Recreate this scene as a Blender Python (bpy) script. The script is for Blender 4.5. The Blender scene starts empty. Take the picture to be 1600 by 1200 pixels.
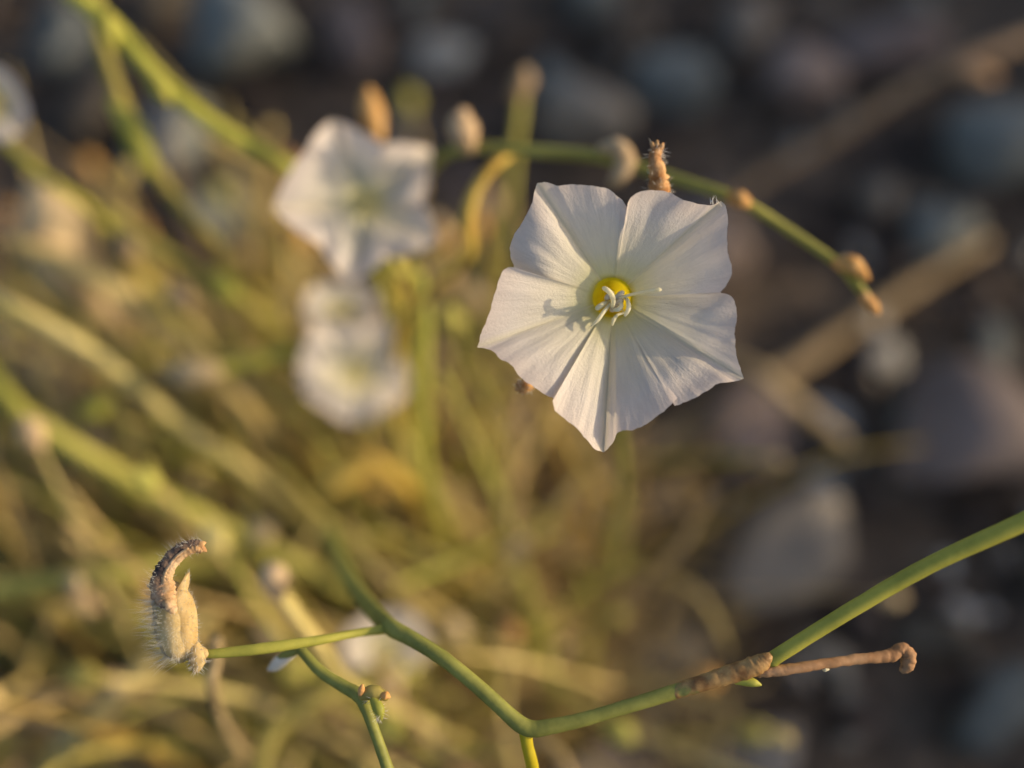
import bpy, math, random
from mathutils import Vector, Matrix, noise
random.seed(11)
scene = bpy.context.scene
col = scene.collection
scene.unit_settings.system = 'METRIC'
scene.unit_settings.scale_length = 0.01          # one unit is one centimetre: a close-up of a small wild flower

# ------------------------------------------------------------------ camera
PITCH = math.radians(60)
CAM = Vector((0, 0, 22.5))
FWD = Vector((0, math.cos(PITCH), -math.sin(PITCH)))
UPV = Vector((0, math.sin(PITCH), math.cos(PITCH)))
RGT = Vector((1, 0, 0))
D = 11.55                                        # distance of the flower
K = 0.9 / 1600.0                                 # width of one photo pixel at unit distance
cam_d = bpy.data.cameras.new('camera')
cam = bpy.data.objects.new('camera', cam_d); col.objects.link(cam)
cam_d.sensor_width = 3600; cam_d.lens = 4000      # 48 degrees across
cam_d.clip_start = 0.5; cam_d.clip_end = 20000
cam.matrix_world = Matrix.Translation(CAM) @ Matrix((RGT, UPV, -FWD)).transposed().to_4x4()
cam_d.dof.use_dof = True
cam_d.dof.focus_distance = 11.42
cam_d.dof.aperture_fstop = 4.0 / 0.76             # aperture about 8 mm wide
scene.camera = cam

# ------------------------------------------------------------------ sky, sun, exposure
sun_dir = (RGT * 0.955 + UPV * 0.20 - FWD * 0.25).normalized()   # towards the sun
elev = math.asin(sun_dir.z); azim = math.atan2(sun_dir.x, sun_dir.y)
w = bpy.data.worlds.new('World'); scene.world = w; w.use_nodes = True
nt = w.node_tree
bg = nt.nodes['Background']
sky = nt.nodes.new('ShaderNodeTexSky'); sky.sky_type = 'NISHITA'; sky.sun_disc = False
sky.sun_elevation = elev; sky.sun_rotation = azim
nt.links.new(sky.outputs[0], bg.inputs[0]); bg.inputs[1].default_value = 0.14
sky.dust_density = 2.5; sky.ozone_density = 0.6; sky.air_density = 0.9
sd = bpy.data.lights.new('sun', 'SUN'); sd.energy = 2.6; sd.angle = math.radians(0.5); sd.color = (1.0, 0.79, 0.49)
so = bpy.data.objects.new('sun', sd); col.objects.link(so)
so.rotation_euler = sun_dir.to_track_quat('Z', 'Y').to_euler()
vs = scene.view_settings
vs.view_transform = 'Standard'; vs.look = 'None'; vs.gamma = 1; vs.use_curve_mapping = False
vs.exposure = 0.55
scene.render.engine = 'CYCLES'
scene.cycles.use_denoising = True
scene.cycles.max_bounces = 5; scene.cycles.diffuse_bounces = 3; scene.cycles.glossy_bounces = 2
scene.cycles.caustics_reflective = False; scene.cycles.caustics_refractive = False
scene.cycles.use_adaptive_sampling = True; scene.cycles.adaptive_threshold = 0.02

# ------------------------------------------------------------------ helpers
def P(px, py, z):
    """photo pixel at distance z along the view -> world"""
    return CAM + (FWD + RGT * ((px - 800) * K) + UPV * ((600 - py) * K)) * z
def zg(py, h=0.0):
    return (CAM.z - h) / (math.sin(PITCH) - math.cos(PITCH) * (600 - py) * K)
def G(px, py, h=0.0):
    return P(px, py, zg(py, h))
def wpx(px, z):
    return px * K * z
def link(o, parent):
    col.objects.link(o)
    if parent is not None: o.parent = parent
    return o
def tag(o, label=None, cat=None, group=None, kind=None):
    if label: o['label'] = label
    if cat: o['category'] = cat
    if group: o['group'] = group
    if kind: o['kind'] = kind
    return o
def thing(name, loc, label, cat, group=None):
    o = bpy.data.objects.new(name, None); o.empty_display_size = 0.3
    o.location = loc; link(o, None)
    return tag(o, label, cat, group)
def wloc(o):
    v = Vector(o.location)
    return v if o.parent is None else v + wloc(o.parent)
def build(name, vf, mat, parent=None, smooth=True, loc=None, uv=None):
    verts, faces = vf
    base = wloc(parent) if parent is not None else (Vector(loc) if loc is not None else Vector((0, 0, 0)))
    me = bpy.data.meshes.new(name)
    me.from_pydata([tuple(Vector(v) - base) for v in verts], [], faces)
    if smooth: me.polygons.foreach_set('use_smooth', [True] * len(me.polygons))
    if uv is not None:
        l = me.uv_layers.new(name='UVMap')
        for lp in me.loops: l.data[lp.index].uv = uv[lp.vertex_index]
    me.materials.append(mat); me.update()
    o = bpy.data.objects.new(name, me)
    if parent is None and loc is not None: o.location = loc
    return link(o, parent)
def catmull(pts, n):
    out = []
    m = len(pts)
    for i in range(m - 1):
        p0 = pts[max(i - 1, 0)]; p1 = pts[i]; p2 = pts[i + 1]; p3 = pts[min(i + 2, m - 1)]
        for j in range(n):
            t = j / n
            out.append(0.5 * ((2 * p1) + (p2 - p0) * t + (2 * p0 - 5 * p1 + 4 * p2 - p3) * t * t + (3 * p1 - p0 - 3 * p2 + p3) * t ** 3))
    out.append(pts[-1].copy())
    return out
def catf(vals, n):
    return [v.x for v in catmull([Vector((a, 0, 0)) for a in vals], n)]
def tube(pts, radii, segs=8, n=5, rough=0.0, seed=0.0, flat=1.0, ridges=0.0):
    pts = [Vector(p) for p in pts]
    if not isinstance(radii, (list, tuple)): radii = [radii] * len(pts)
    P_ = catmull(pts, n) if n > 1 else pts
    R_ = catf(radii, n) if n > 1 else list(radii)
    R_ = [max(r, 1e-4) for r in R_]
    # rounded ends
    d0 = (P_[0] - P_[1]).normalized(); d1 = (P_[-1] - P_[-2]).normalized()
    P_ = [P_[0] + d0 * R_[0] * .75] + P_ + [P_[-1] + d1 * R_[-1] * .75]
    R_ = [R_[0] * .55] + R_ + [R_[-1] * .55]
    V, F = [], []
    t = (P_[1] - P_[0]).normalized()
    a = t.orthogonal().normalized()
    for i, p in enumerate(P_):
        tn = (P_[min(i + 1, len(P_) - 1)] - P_[max(i - 1, 0)])
        if tn.length > 1e-9: t = tn.normalized()
        a = (a - t * a.dot(t)).normalized(); b = t.cross(a)
        for k in range(segs):
            th = 2 * math.pi * k / segs
            dirv = a * math.cos(th) + b * math.sin(th) * flat
            r = R_[i]
            if rough: r *= 1 + rough * noise.noise((p + dirv * R_[i]) * (0.8 / max(R_[i], .02)) + Vector((seed, 0, 0)))
            if ridges: r *= 1 + ridges * math.cos(4 * th + i * .05) * .6 + ridges * .8 * noise.noise(Vector((math.cos(th) * 2.2, math.sin(th) * 2.2, i * .06 + seed)))
            V.append(p + dirv * r)
    m = len(P_)
    for i in range(m - 1):
        for k in range(segs):
            k2 = (k + 1) % segs
            F.append((i * segs + k, i * segs + k2, (i + 1) * segs + k2, (i + 1) * segs + k))
    F.append(tuple(range(segs - 1, -1, -1))); F.append(tuple((m - 1) * segs + k for k in range(segs)))
    return V, F
def join(*vfs):
    V, F = [], []
    for v, f in vfs:
        o = len(V); V += v; F += [tuple(i + o for i in q) for q in f]
    return V, F
def hairs(spots, length, rad, bend=0.3, seed=1):
    """spots: (point, direction)"""
    rnd = random.Random(seed); V, F = [], []
    for p, d in spots:
        L = length * rnd.uniform(.45, 1.15)
        d = (d + Vector((rnd.uniform(-bend, bend), rnd.uniform(-bend, bend), rnd.uniform(-bend, bend)))).normalized()
        c = Vector((rnd.uniform(-1, 1), rnd.uniform(-1, 1), rnd.uniform(-1, 1))) * L * .22
        v, f = tube([p, p + d * L * .5 + c * .4, p + d * L + c], [rad, rad * .7, rad * .15], 3, 2)
        o = len(V); V += v; F += [tuple(i + o for i in q) for q in f]
    return V, F
def surf_spots(vf, count, seed=1, keep=None):
    V, F = vf; rnd = random.Random(seed); out = []
    cen = sum((Vector(v) for v in V), Vector()) / len(V)
    tries = 0
    while len(out) < count and tries < count * 20:
        tries += 1
        f = rnd.choice(F)
        if len(f) != 4: continue
        a, b, c, d = [Vector(V[i]) for i in f]
        s, t = rnd.random(), rnd.random()
        p = (a * (1 - s) + b * s) * (1 - t) + (d * (1 - s) + c * s) * t
        n = (c - a).cross(d - b)
        if n.length < 1e-12: continue
        n.normalize()
        if keep and not keep(p, n): continue
        out.append((p, n))
    return out

# ------------------------------------------------------------------ materials
def new_mat(name):
    m = bpy.data.materials.new(name); m.use_nodes = True
    return m, m.node_tree, m.node_tree.nodes['Principled BSDF'], m.node_tree.nodes['Material Output']
def mottled(name, c1, c2, scale=3.0, rough=0.6, transl=0.0, bump=0.0, bscale=20.0, var=0.12, spec=0.3, c3=None, dist=0.02):
    m, t, b, out = new_mat(name)
    N, Lk = t.nodes, t.links
    tc = N.new('ShaderNodeTexCoord')
    oi = N.new('ShaderNodeObjectInfo')
    off = N.new('ShaderNodeVectorMath'); off.operation = 'ADD'
    mul = N.new('ShaderNodeVectorMath'); mul.operation = 'SCALE'; mul.inputs['Scale'].default_value = 37.0
    cx = N.new('ShaderNodeCombineXYZ')
    for k in range(3): Lk.new(oi.outputs['Random'], cx.inputs[k])
    Lk.new(cx.outputs[0], mul.inputs[0])
    Lk.new(tc.outputs['Object'], off.inputs[0]); Lk.new(mul.outputs[0], off.inputs[1])
    ns = N.new('ShaderNodeTexNoise'); ns.inputs['Scale'].default_value = scale; ns.inputs['Detail'].default_value = 5; ns.inputs['Roughness'].default_value = .62
    Lk.new(off.outputs[0], ns.inputs['Vector'])
    rp = N.new('ShaderNodeValToRGB')
    rp.color_ramp.elements[0].position = .36; rp.color_ramp.elements[0].color = (*c1, 1)
    rp.color_ramp.elements[1].position = .64; rp.color_ramp.elements[1].color = (*c2, 1)
    if c3: e = rp.color_ramp.elements.new(.74); e.color = (*c3, 1)
    Lk.new(ns.outputs['Fac'], rp.inputs['Fac'])
    hs = N.new('ShaderNodeHueSaturation')
    mr = N.new('ShaderNodeMapRange'); mr.inputs['To Min'].default_value = 1 - 2 * var; mr.inputs['To Max'].default_value = 1 + 2 * var
    Lk.new(oi.outputs['Random'], mr.inputs['Value']); Lk.new(mr.outputs[0], hs.inputs['Value'])
    mr2 = N.new('ShaderNodeMapRange'); mr2.inputs['To Min'].default_value = .5 + var * .12; mr2.inputs['To Max'].default_value = .5 - var * .12
    wn = N.new('ShaderNodeTexWhiteNoise'); wn.noise_dimensions = '1D'
    Lk.new(oi.outputs['Random'], wn.inputs['W']); Lk.new(wn.outputs['Value'], mr2.inputs['Value']); Lk.new(mr2.outputs[0], hs.inputs['Hue'])
    Lk.new(rp.outputs[0], hs.inputs['Color'])
    Lk.new(hs.outputs[0], b.inputs['Base Color'])
    b.inputs['Roughness'].default_value = rough; b.inputs['Specular IOR Level'].default_value = spec
    if bump:
        n2 = N.new('ShaderNodeTexNoise'); n2.inputs['Scale'].default_value = bscale; n2.inputs['Detail'].default_value = 4
        Lk.new(off.outputs[0], n2.inputs['Vector'])
        bp = N.new('ShaderNodeBump'); bp.inputs['Strength'].default_value = bump; bp.inputs['Distance'].default_value = dist
        Lk.new(n2.outputs['Fac'], bp.inputs['Height']); Lk.new(bp.outputs[0], b.inputs['Normal'])
    if transl:
        tr = N.new('ShaderNodeBsdfTranslucent'); mx = N.new('ShaderNodeMixShader'); mx.inputs[0].default_value = transl
        Lk.new(hs.outputs[0], tr.inputs['Color']); Lk.new(b.outputs[0], mx.inputs[1]); Lk.new(tr.outputs[0], mx.inputs[2])
        Lk.new(mx.outputs[0], out.inputs['Surface'])
    return m
def petal_material():
    m, t, b, out = new_mat('petal_white')
    N, Lk = t.nodes, t.links
    tc = N.new('ShaderNodeTexCoord')
    sep = N.new('ShaderNodeSeparateXYZ'); Lk.new(tc.outputs['UV'], sep.inputs[0])
    # v: distance from the throat -> greenish cream base to pinkish white rim
    rp = N.new('ShaderNodeValToRGB'); e = rp.color_ramp.elements
    e[0].position = 0.0; e[0].color = (.60, .52, .06, 1)
    e[1].position = .07; e[1].color = (.70, .66, .36, 1)
    for pos, c in ((.30, (.74, .69, .55)), (.75, (.75, .685, .635)), (1.0, (.75, .65, .60))):
        q = e.new(pos); q.color = (*c, 1)
    Lk.new(sep.outputs['Y'], rp.inputs['Fac'])
    # cream midrib band
    ab = N.new('ShaderNodeMath'); ab.operation = 'SUBTRACT'; ab.inputs[1].default_value = .5; Lk.new(sep.outputs['X'], ab.inputs[0])
    aa = N.new('ShaderNodeMath'); aa.operation = 'ABSOLUTE'; Lk.new(ab.outputs[0], aa.inputs[0])
    mr = N.new('ShaderNodeMapRange'); mr.inputs['From Min'].default_value = .05; mr.inputs['From Max'].default_value = .0; mr.inputs['To Max'].default_value = .55
    Lk.new(aa.outputs[0], mr.inputs['Value'])
    mixc = N.new('ShaderNodeMix'); mixc.data_type = 'RGBA'; mixc.inputs['B'].default_value = (.78, .70, .48, 1)
    Lk.new(mr.outputs[0], mixc.inputs['Factor']); Lk.new(rp.outputs[0], mixc.inputs['A'])
    # fine veins that run outwards
    mp = N.new('ShaderNodeMapping'); mp.inputs['Scale'].default_value = (34, 4.0, 1); Lk.new(tc.outputs['UV'], mp.inputs['Vector'])
    n1 = N.new('ShaderNodeTexNoise'); n1.inputs['Scale'].default_value = 1.0; n1.inputs['Detail'].default_value = 6; n1.inputs['Roughness'].default_value = .7; n1.inputs['Distortion'].default_value = .6
    Lk.new(mp.outputs[0], n1.inputs['Vector'])
    n2 = N.new('ShaderNodeTexNoise'); n2.inputs['Scale'].default_value = 38.0; n2.inputs['Detail'].default_value = 4
    Lk.new(tc.outputs['Object'], n2.inputs['Vector'])
    ad = N.new('ShaderNodeMath'); ad.operation = 'MULTIPLY_ADD'; ad.inputs[1].default_value = .7
    Lk.new(n2.outputs['Fac'], ad.inputs[0]); Lk.new(n1.outputs['Fac'], ad.inputs[2])
    bp = N.new('ShaderNodeBump'); bp.inputs['Strength'].default_value = .62; bp.inputs['Distance'].default_value = .012
    Lk.new(ad.outputs[0], bp.inputs['Height'])
    dk = N.new('ShaderNodeMapRange'); dk.inputs['From Min'].default_value = .3; dk.inputs['From Max'].default_value = .75; dk.inputs['To Min'].default_value = .90; dk.inputs['To Max'].default_value = 1.03
    Lk.new(n1.outputs['Fac'], dk.inputs['Value'])
    hs = N.new('ShaderNodeHueSaturation'); Lk.new(mixc.outputs['Result'], hs.inputs['Color']); Lk.new(dk.outputs[0], hs.inputs['Value'])
    Lk.new(hs.outputs[0], b.inputs['Base Color']); Lk.new(bp.outputs[0], b.inputs['Normal'])
    b.inputs['Roughness'].default_value = .42; b.inputs['Specular IOR Level'].default_value = .35
    b.inputs['Sheen Weight'].default_value = .15
    tr = N.new('ShaderNodeBsdfTranslucent'); Lk.new(hs.outputs[0], tr.inputs['Color']); Lk.new(bp.outputs[0], tr.inputs['Normal'])
    mx = N.new('ShaderNodeMixShader'); mx.inputs[0].default_value = .38
    Lk.new(b.outputs[0], mx.inputs[1]); Lk.new(tr.outputs[0], mx.inputs[2]); Lk.new(mx.outputs[0], out.inputs['Surface'])
    return m
def lesion_material():
    m = mottled('stem_lesion', (.17, .08, .025), (.44, .27, .10), 5.0, .55, .05, .5, 30, var=.02, c3=(.50, .36, .14), dist=.01)
    t = m.node_tree; N, Lk = t.nodes, t.links
    hs = [n for n in N if n.type == 'HUE_SAT'][0]
    tc = [n for n in N if n.type == 'TEX_COORD'][0]
    sp = N.new('ShaderNodeSeparateXYZ'); Lk.new(tc.outputs['Generated'], sp.inputs[0])
    ns = N.new('ShaderNodeTexNoise'); ns.inputs['Scale'].default_value = 6.5; ns.inputs['Detail'].default_value = 4; Lk.new(tc.outputs['Object'], ns.inputs['Vector'])
    ad = N.new('ShaderNodeMath'); ad.operation = 'MULTIPLY_ADD'; ad.inputs[1].default_value = .62; Lk.new(sp.outputs['X'], ad.inputs[0]); Lk.new(ns.outputs['Fac'], ad.inputs[2])
    rp = N.new('ShaderNodeMapRange'); rp.inputs['From Min'].default_value = .56; rp.inputs['From Max'].default_value = .68; Lk.new(ad.outputs[0], rp.inputs['Value'])
    mx = N.new('ShaderNodeMix'); mx.data_type = 'RGBA'; mx.inputs['A'].default_value = (.185, .19, .055, 1)
    Lk.new(rp.outputs[0], mx.inputs['Factor']); Lk.new(hs.outputs[0], mx.inputs['B'])
    for l in list(hs.outputs[0].links):
        if l.to_node != mx:
            so_ = l.to_socket; Lk.remove(l); Lk.new(mx.outputs['Result'], so_)
    return m
M = {
    'petal': petal_material(),
    'throat': mottled('throat_yellow', (.70, .54, .012), (.80, .66, .02), 4, .5, .35, var=.02),
    'pale_throat': mottled('throat_pale', (.80, .70, .26), (.85, .78, .40), 4, .5, .2, var=.02),
    'stamen': mottled('stamen_cream', (.80, .75, .52), (.87, .83, .64), 6, .45, .45, var=.02),
    'anther': mottled('anther_buff', (.62, .48, .32), (.78, .68, .50), 14, .6, .1, .4, 40, var=.04),
    'green': mottled('stem_green', (.185, .185, .04), (.27, .262, .06), 3.5, .55, .14, .35, 26, var=.06, dist=.01),
    'yellowgreen': mottled('stem_yellow_green', (.33, .325, .055), (.52, .475, .085), 2.2, .5, .22, .3, 26, var=.08, dist=.01),
    'yellow': mottled('stem_yellow', (.50, .40, .02), (.62, .50, .03), 2.5, .5, .2, .3, 26, var=.05, dist=.01),
    'olive': mottled('stem_olive', (.28, .255, .055), (.48, .41, .10), 1.2, .6, .1, .3, 20, var=.15),
    'straw': mottled('stem_straw', (.50, .37, .13), (.70, .54, .23), 1.0, .65, .08, .3, 20, var=.14),
    'tan': mottled('stem_tan', (.24, .155, .08), (.40, .28, .16), 1.2, .7, .05, .3, 20, var=.15),
    'golden': mottled('stem_golden', (.46, .29, .05), (.60, .42, .09), 1.5, .55, .12, .2, 20, var=.08),
    'twig': mottled('twig_brown', (.30, .15, .065), (.46, .27, .14), 3.0, .65, .05, .5, 30, var=.04, dist=.012),
    'lesion': lesion_material(),
    'orange_bud': mottled('bud_orange', (.52, .25, .06), (.66, .40, .16), 5, .65, .15, .4, 30, var=.05),
    'buff_bud': mottled('bud_buff', (.44, .31, .17), (.60, .45, .27), 4, .7, .12, .4, 30, var=.08),
    'capsule': mottled('capsule_buff', (.60, .42, .17), (.78, .61, .32), 4, .65, .34, .5, 30, var=.02, dist=.015),
    'withered': mottled('withered_petal', (.028, .022, .028), (.46, .29, .18), 3.2, .75, .08, .9, 22, var=.02, c3=(.60, .42, .28), dist=.03),
    'dried': mottled('dried_petal', (.34, .15, .05), (.62, .37, .17), 9, .75, .12, .8, 26, var=.03, dist=.02),
    'dried_pale': mottled('dried_petal_pale', (.46, .27, .13), (.70, .49, .30), 6, .75, .15, .8, 26, var=.03, dist=.02),
    'hair': mottled('hair_pale', (.72, .68, .60), (.85, .82, .76), 3, .5, .35, var=.02),
    'soil': mottled('soil_dark', (.06, .044, .032), (.15, .11, .078), 1.1, .9, 0, .9, 6, var=0, dist=.12),
    'slate': mottled('stone_slate', (.11, .118, .112), (.20, .207, .19), .9, .8, 0, .6, 7, var=.12, dist=.05),
    'mauve': mottled('stone_mauve', (.13, .10, .088), (.21, .165, .145), .9, .8, 0, .6, 7, var=.12, dist=.05),
    'warmgrey': mottled('stone_warm_grey', (.12, .105, .09), (.23, .20, .165), .9, .8, 0, .6, 7, var=.12, dist=.05),
    'pale': mottled('stone_pale', (.30, .28, .25), (.48, .45, .40), .9, .8, 0, .6, 7, var=.10, dist=.05),
    'charcoal': mottled('stone_charcoal', (.045, .036, .029), (.13, .102, .08), .9, .8, 0, .6, 7, var=.2, dist=.05),
}

# ------------------------------------------------------------------ ground, stones
S = 6000
build('ground', ([(-S, -S, 0), (S, -S, 0), (S, S, 0), (-S, S, 0)], [(0, 1, 2, 3)]), M['soil'], None, False)
tag(bpy.data.objects['ground'], kind='structure')
import bmesh
def rock_mesh(seed, sub, angular=.5):
    bm = bmesh.new(); bmesh.ops.create_icosphere(bm, subdivisions=sub, radius=1.0)
    rnd = random.Random(seed)
    planes = []
    for _ in range(9):
        n = Vector((rnd.gauss(0, 1), rnd.gauss(0, 1), rnd.gauss(0, 1))).normalized()
        planes.append((n, rnd.uniform(.36, .74)))
    for v in bm.verts:
        p = v.co.copy()
        for n, d in planes:
            e = p.dot(n) - d
            if e > 0: p -= n * e * .92
        p *= 1 + .10 * noise.noise(p * 1.6 + Vector((seed * 3.1, 0, 0))) + .04 * noise.noise(p * 5 + Vector((seed, 7, 0)))
        v.co = p
    me = bpy.data.meshes.new('stone'); bm.to_mesh(me); bm.free()
    me.polygons.foreach_set('use_smooth', [True] * len(me.polygons))
    return me
STONE_MATS = ('slate', 'mauve', 'warmgrey', 'pale', 'charcoal')
rock_lib = {}
for mt in STONE_MATS:
    for s in range(5):
        me = rock_mesh(s + 1, 3)
        me.materials.append(M[mt]); rock_lib[(mt, s)] = me
rs = random.Random(5)
placed = []
def stone(x, y, rx, ry, rz, mt, label, group, sink=.3, name='stone'):
    o = bpy.data.objects.new(name, rock_lib[(mt, rs.randrange(5))]); link(o, None)
    o.location = (x, y, rz * (1 - sink)); o.scale = (rx, ry, rz)
    o.rotation_euler = (rs.uniform(-.25, .25), rs.uniform(-.25, .25), rs.uniform(0, 6.28) if abs(rx - ry) < .25 * rx else rs.uniform(-.3, .3))
    tag(o, label, 'stone', group); placed.append((x, y, max(rx, ry)))
    return o
for (px, py, wd, ht, mt, lab) in (
    (692, 84, 112, 100, 'pale', 'pale squarish pebble among dark stones, brightest of the gravel'),
    (868, 112, 84, 120, 'slate', 'blue grey upright pebble beside the pale squarish pebble'),
    (1055, 130, 140, 125, 'slate', 'blue grey blocky pebble beyond the open white flower'),
    (1160, 40, 130, 100, 'warmgrey', 'warm grey pebble beyond the blocky blue grey pebble'),
    (395, 75, 250, 190, 'slate', 'large blue grey slab stone crossed by a yellow green stem'),
    (270, 225, 170, 170, 'slate', 'blue grey stone between two yellow green stems'),
    (105, 55, 150, 130, 'slate', 'blue grey stone beside the long yellow green stem'),
    (1555, 225, 190, 260, 'slate', 'large blue grey stone under the dim leafless stem'),
    (1470, 372, 150, 120, 'slate', 'smooth blue grey stone beside the tip of the budded stem'),
    (1235, 130, 150, 160, 'mauve', 'dull mauve stone lying in deep shade'),
    (1380, 75, 200, 130, 'mauve', 'flat mauve stone under the dim leafless stem'),
    (1510, 700, 290, 300, 'mauve', 'broad mauve brown stone, widest of the dark side'),
    (1205, 870, 270, 240, 'warmgrey', 'large rounded grey stone behind the green forked stem'),
    (1440, 640, 110, 100, 'slate', 'small blue grey stone against the broad mauve stone'),
    (1385, 548, 86, 70, 'pale', 'pale buff pebble beside the brown fallen stalk'),
    (1300, 650, 96, 72, 'pale', 'pale buff oval pebble under the brown fallen stalk'),
    (1290, 752, 76, 74, 'pale', 'pale buff round pebble above the large rounded grey stone'),
    (1565, 1110, 190, 170, 'slate', 'blue grey stone below the dry hooked twig'),
    (1195, 1165, 180, 120, 'warmgrey', 'grey green stone under the brown blotched joint'),
    (330, 330, 130, 120, 'slate', 'slate stone between the paired yellow green stems'),
    (115, 860, 150, 110, 'slate', 'dark blue grey stone behind the hairy seed capsule'),
    (150, 780, 150, 90, 'slate', 'flat blue grey stone under crossing straw stems'),
    (800, 40, 110, 80, 'charcoal', 'black pebble touching the pale squarish pebble'),
    (555, 60, 150, 120, 'mauve', 'dark mauve stone between slab and pale pebble'),
    (980, 50, 120, 110, 'charcoal', 'black stone behind the blue grey blocky pebble'),
    (1080, 400, 220, 200, 'mauve', 'dark mauve stone behind the open white flower'),
    (1040, 1010, 150, 120, 'warmgrey', 'warm grey stone against the large rounded grey stone'),
):
    g = G(px, py, .6)
    z = zg(py, .6)
    rx = wpx(wd, z) / 2; ry = wpx(ht, z) / 2 * 1.12
    stone(g.x, g.y, rx, ry, min(rx, ry) * .75, mt, lab, None)
n_st = 0
for tries in range(4000):
    if n_st >= 215: break
    x = rs.uniform(-24, 24); y = rs.uniform(-3, 38)
    r = rs.choice((.55, .7, .8, 1.0, 1.3, 1.7)) * rs.uniform(.85, 1.15)
    if any((x - a) ** 2 + (y - b) ** 2 < (.82 * (r + c)) ** 2 for a, b, c in placed): continue
    mt = rs.choice(('slate', 'mauve', 'mauve', 'warmgrey', 'charcoal', 'charcoal', 'charcoal', 'slate'))
    words = {'slate': 'blue grey', 'mauve': 'dull mauve', 'warmgrey': 'warm grey', 'charcoal': 'near black'}[mt]
    size = 'small' if r < .9 else 'middling'
    stone(x, y, r, r * rs.uniform(.75, 1.1), r * rs.uniform(.55, .8), mt, f'{size} {words} stone embedded in the dark gravel', f'{size} {words} stones of the gravel')
    n_st += 1
for i in range(60):
    px, py = rs.uniform(950, 1640), rs.uniform(0, 1200)
    g = G(px, py, .3); r = rs.uniform(.16, .42)
    mt = rs.choice(('pale', 'warmgrey', 'warmgrey'))
    wd_ = {'pale': 'pale tan', 'warmgrey': 'brownish grey'}[mt]
    o = stone(g.x, g.y, r, r * rs.uniform(.7, 1.2), r * .7, mt, f'tiny {wd_} chip on the shaded gravel', f'tiny {wd_} chips on the gravel', .0, 'stone_chip')
    o.location.z = r * .5 + rs.uniform(.1, .5)
# gravel between the stones
def gravel():
    bm = bmesh.new(); bmesh.ops.create_icosphere(bm, subdivisions=1, radius=1.0)
    bv = [v.co.copy() for v in bm.verts]; bf = [tuple(v.index for v in f.verts) for f in bm.faces]; bm.free()
    V, F = [], []
    for i in range(5200):
        x = rs.gauss(0, 22); y = rs.gauss(16, 22); r = rs.choice((.10, .15, .2, .28, .38, .5)) * rs.uniform(.8, 1.2)
        rot = Matrix.Rotation(rs.uniform(0, 6.28), 3, 'Z') @ Matrix.Rotation(rs.uniform(0, 3), 3, 'X')
        o = len(V); sx, sy = rs.uniform(.7, 1.2), rs.uniform(.7, 1.2)
        for q in bv:
            q = rot @ Vector((q.x * sx, q.y * sy, q.z * .8)) * (r * rs.uniform(.85, 1.1))
            V.append((q.x + x, q.y + y, q.z + r * .35))
        F += [tuple(k + o for k in f) for f in bf]
    return V, F
gv = build('gravel', gravel(), M['charcoal'], None, False)
tag(gv, 'fine dark grit lying between the stones', None, None, 'stuff')
# boulders added out of view, towards the sun, to keep the gravel in shade
for (x, y, rx, ry, rz, lab) in ((40, 26, 9, 11, 8.6, 'tall grey boulder of stone, added out of view to shade the gravel, upslope one'),
                                (36, 8, 8, 10, 6.8, 'grey boulder of stone, added out of view to shade the gravel, middle one'),
                                (42, 44, 10, 10, 9.6, 'grey boulder of stone, added out of view to shade the gravel, highest one')):
    o = stone(x, y, rx, ry, rz, 'warmgrey', lab, None, .15, 'blocker'); o['category'] = 'blocker'

# ------------------------------------------------------------------ flower
def resample(pts, n):
    pts = [Vector((a, b, 0)) for a, b in pts]
    pts = catmull(pts, 6)
    L = [0]
    for a, b in zip(pts, pts[1:]): L.append(L[-1] + (b - a).length)
    out = []; j = 0
    for i in range(n + 1):
        t = L[-1] * i / n
        while j < len(L) - 2 and L[j + 1] < t: j += 1
        u = (t - L[j]) / max(L[j + 1] - L[j], 1e-9)
        out.append(pts[j].lerp(pts[j + 1], min(max(u, 0), 1)))
    return out
def petal_mesh(pts, tip, cen, rin, z0, hfun, nu, nv, seed, lap):
    """pts: rim in photo pixels from seam to seam, tip: index of the point"""
    rim = resample(pts[:tip + 1], nu) + resample(pts[tip:], nu)[1:]
    c = Vector((cen[0], cen[1], 0))
    def ang(p): return math.atan2(p.y - c.y, p.x - c.x)
    a0 = ang(rim[0]); a1 = ang(rim[-1])
    while a1 < a0: a1 += 2 * math.pi
    cols = []
    for i, p in enumerate(rim):
        s = i / (2 * nu)
        wob = noise.noise(Vector((p.x * .09, p.y * .09, seed))) * 1.6 + noise.noise(Vector((p.x * .25, p.y * .25, seed + 9))) * .8
        dv = (p - c); p = p + dv.normalized() * wob * (rin / 27.0)
        cols.append((s, a0 + (a1 - a0) * s, p))
    # strip that tucks under the neighbour
    pre = []
    for k, e in ((2, 1.0), (1, .5)):
        d = rim[0] - c; d = Matrix.Rotation(-lap * e, 3, 'Z') @ d * (1 - .02 * e)
        pre.append((-.03 * e, a0 - lap * e, c + d))
    cols = pre + cols
    V, UV, F = [], [], []
    for s, a, p in cols:
        q0 = c + Vector((math.cos(a), math.sin(a), 0)) * rin
        for j in range(nv + 1):
            v = j / nv
            q = q0.lerp(p, v)
            h = hfun(min(max(s, 0), 1), v, q.x, q.y)
            if s < 0: h -= (.05 * (-s / .03)) * v
            V.append(P(q.x, q.y, z0 - h)); UV.append((s, v))
    for i in range(len(cols) - 1):
        for j in range(nv):
            a = i * (nv + 1) + j
            F.append((a, a + 1, a + nv + 2, a + nv + 1))
    return (V, F), UV
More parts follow.
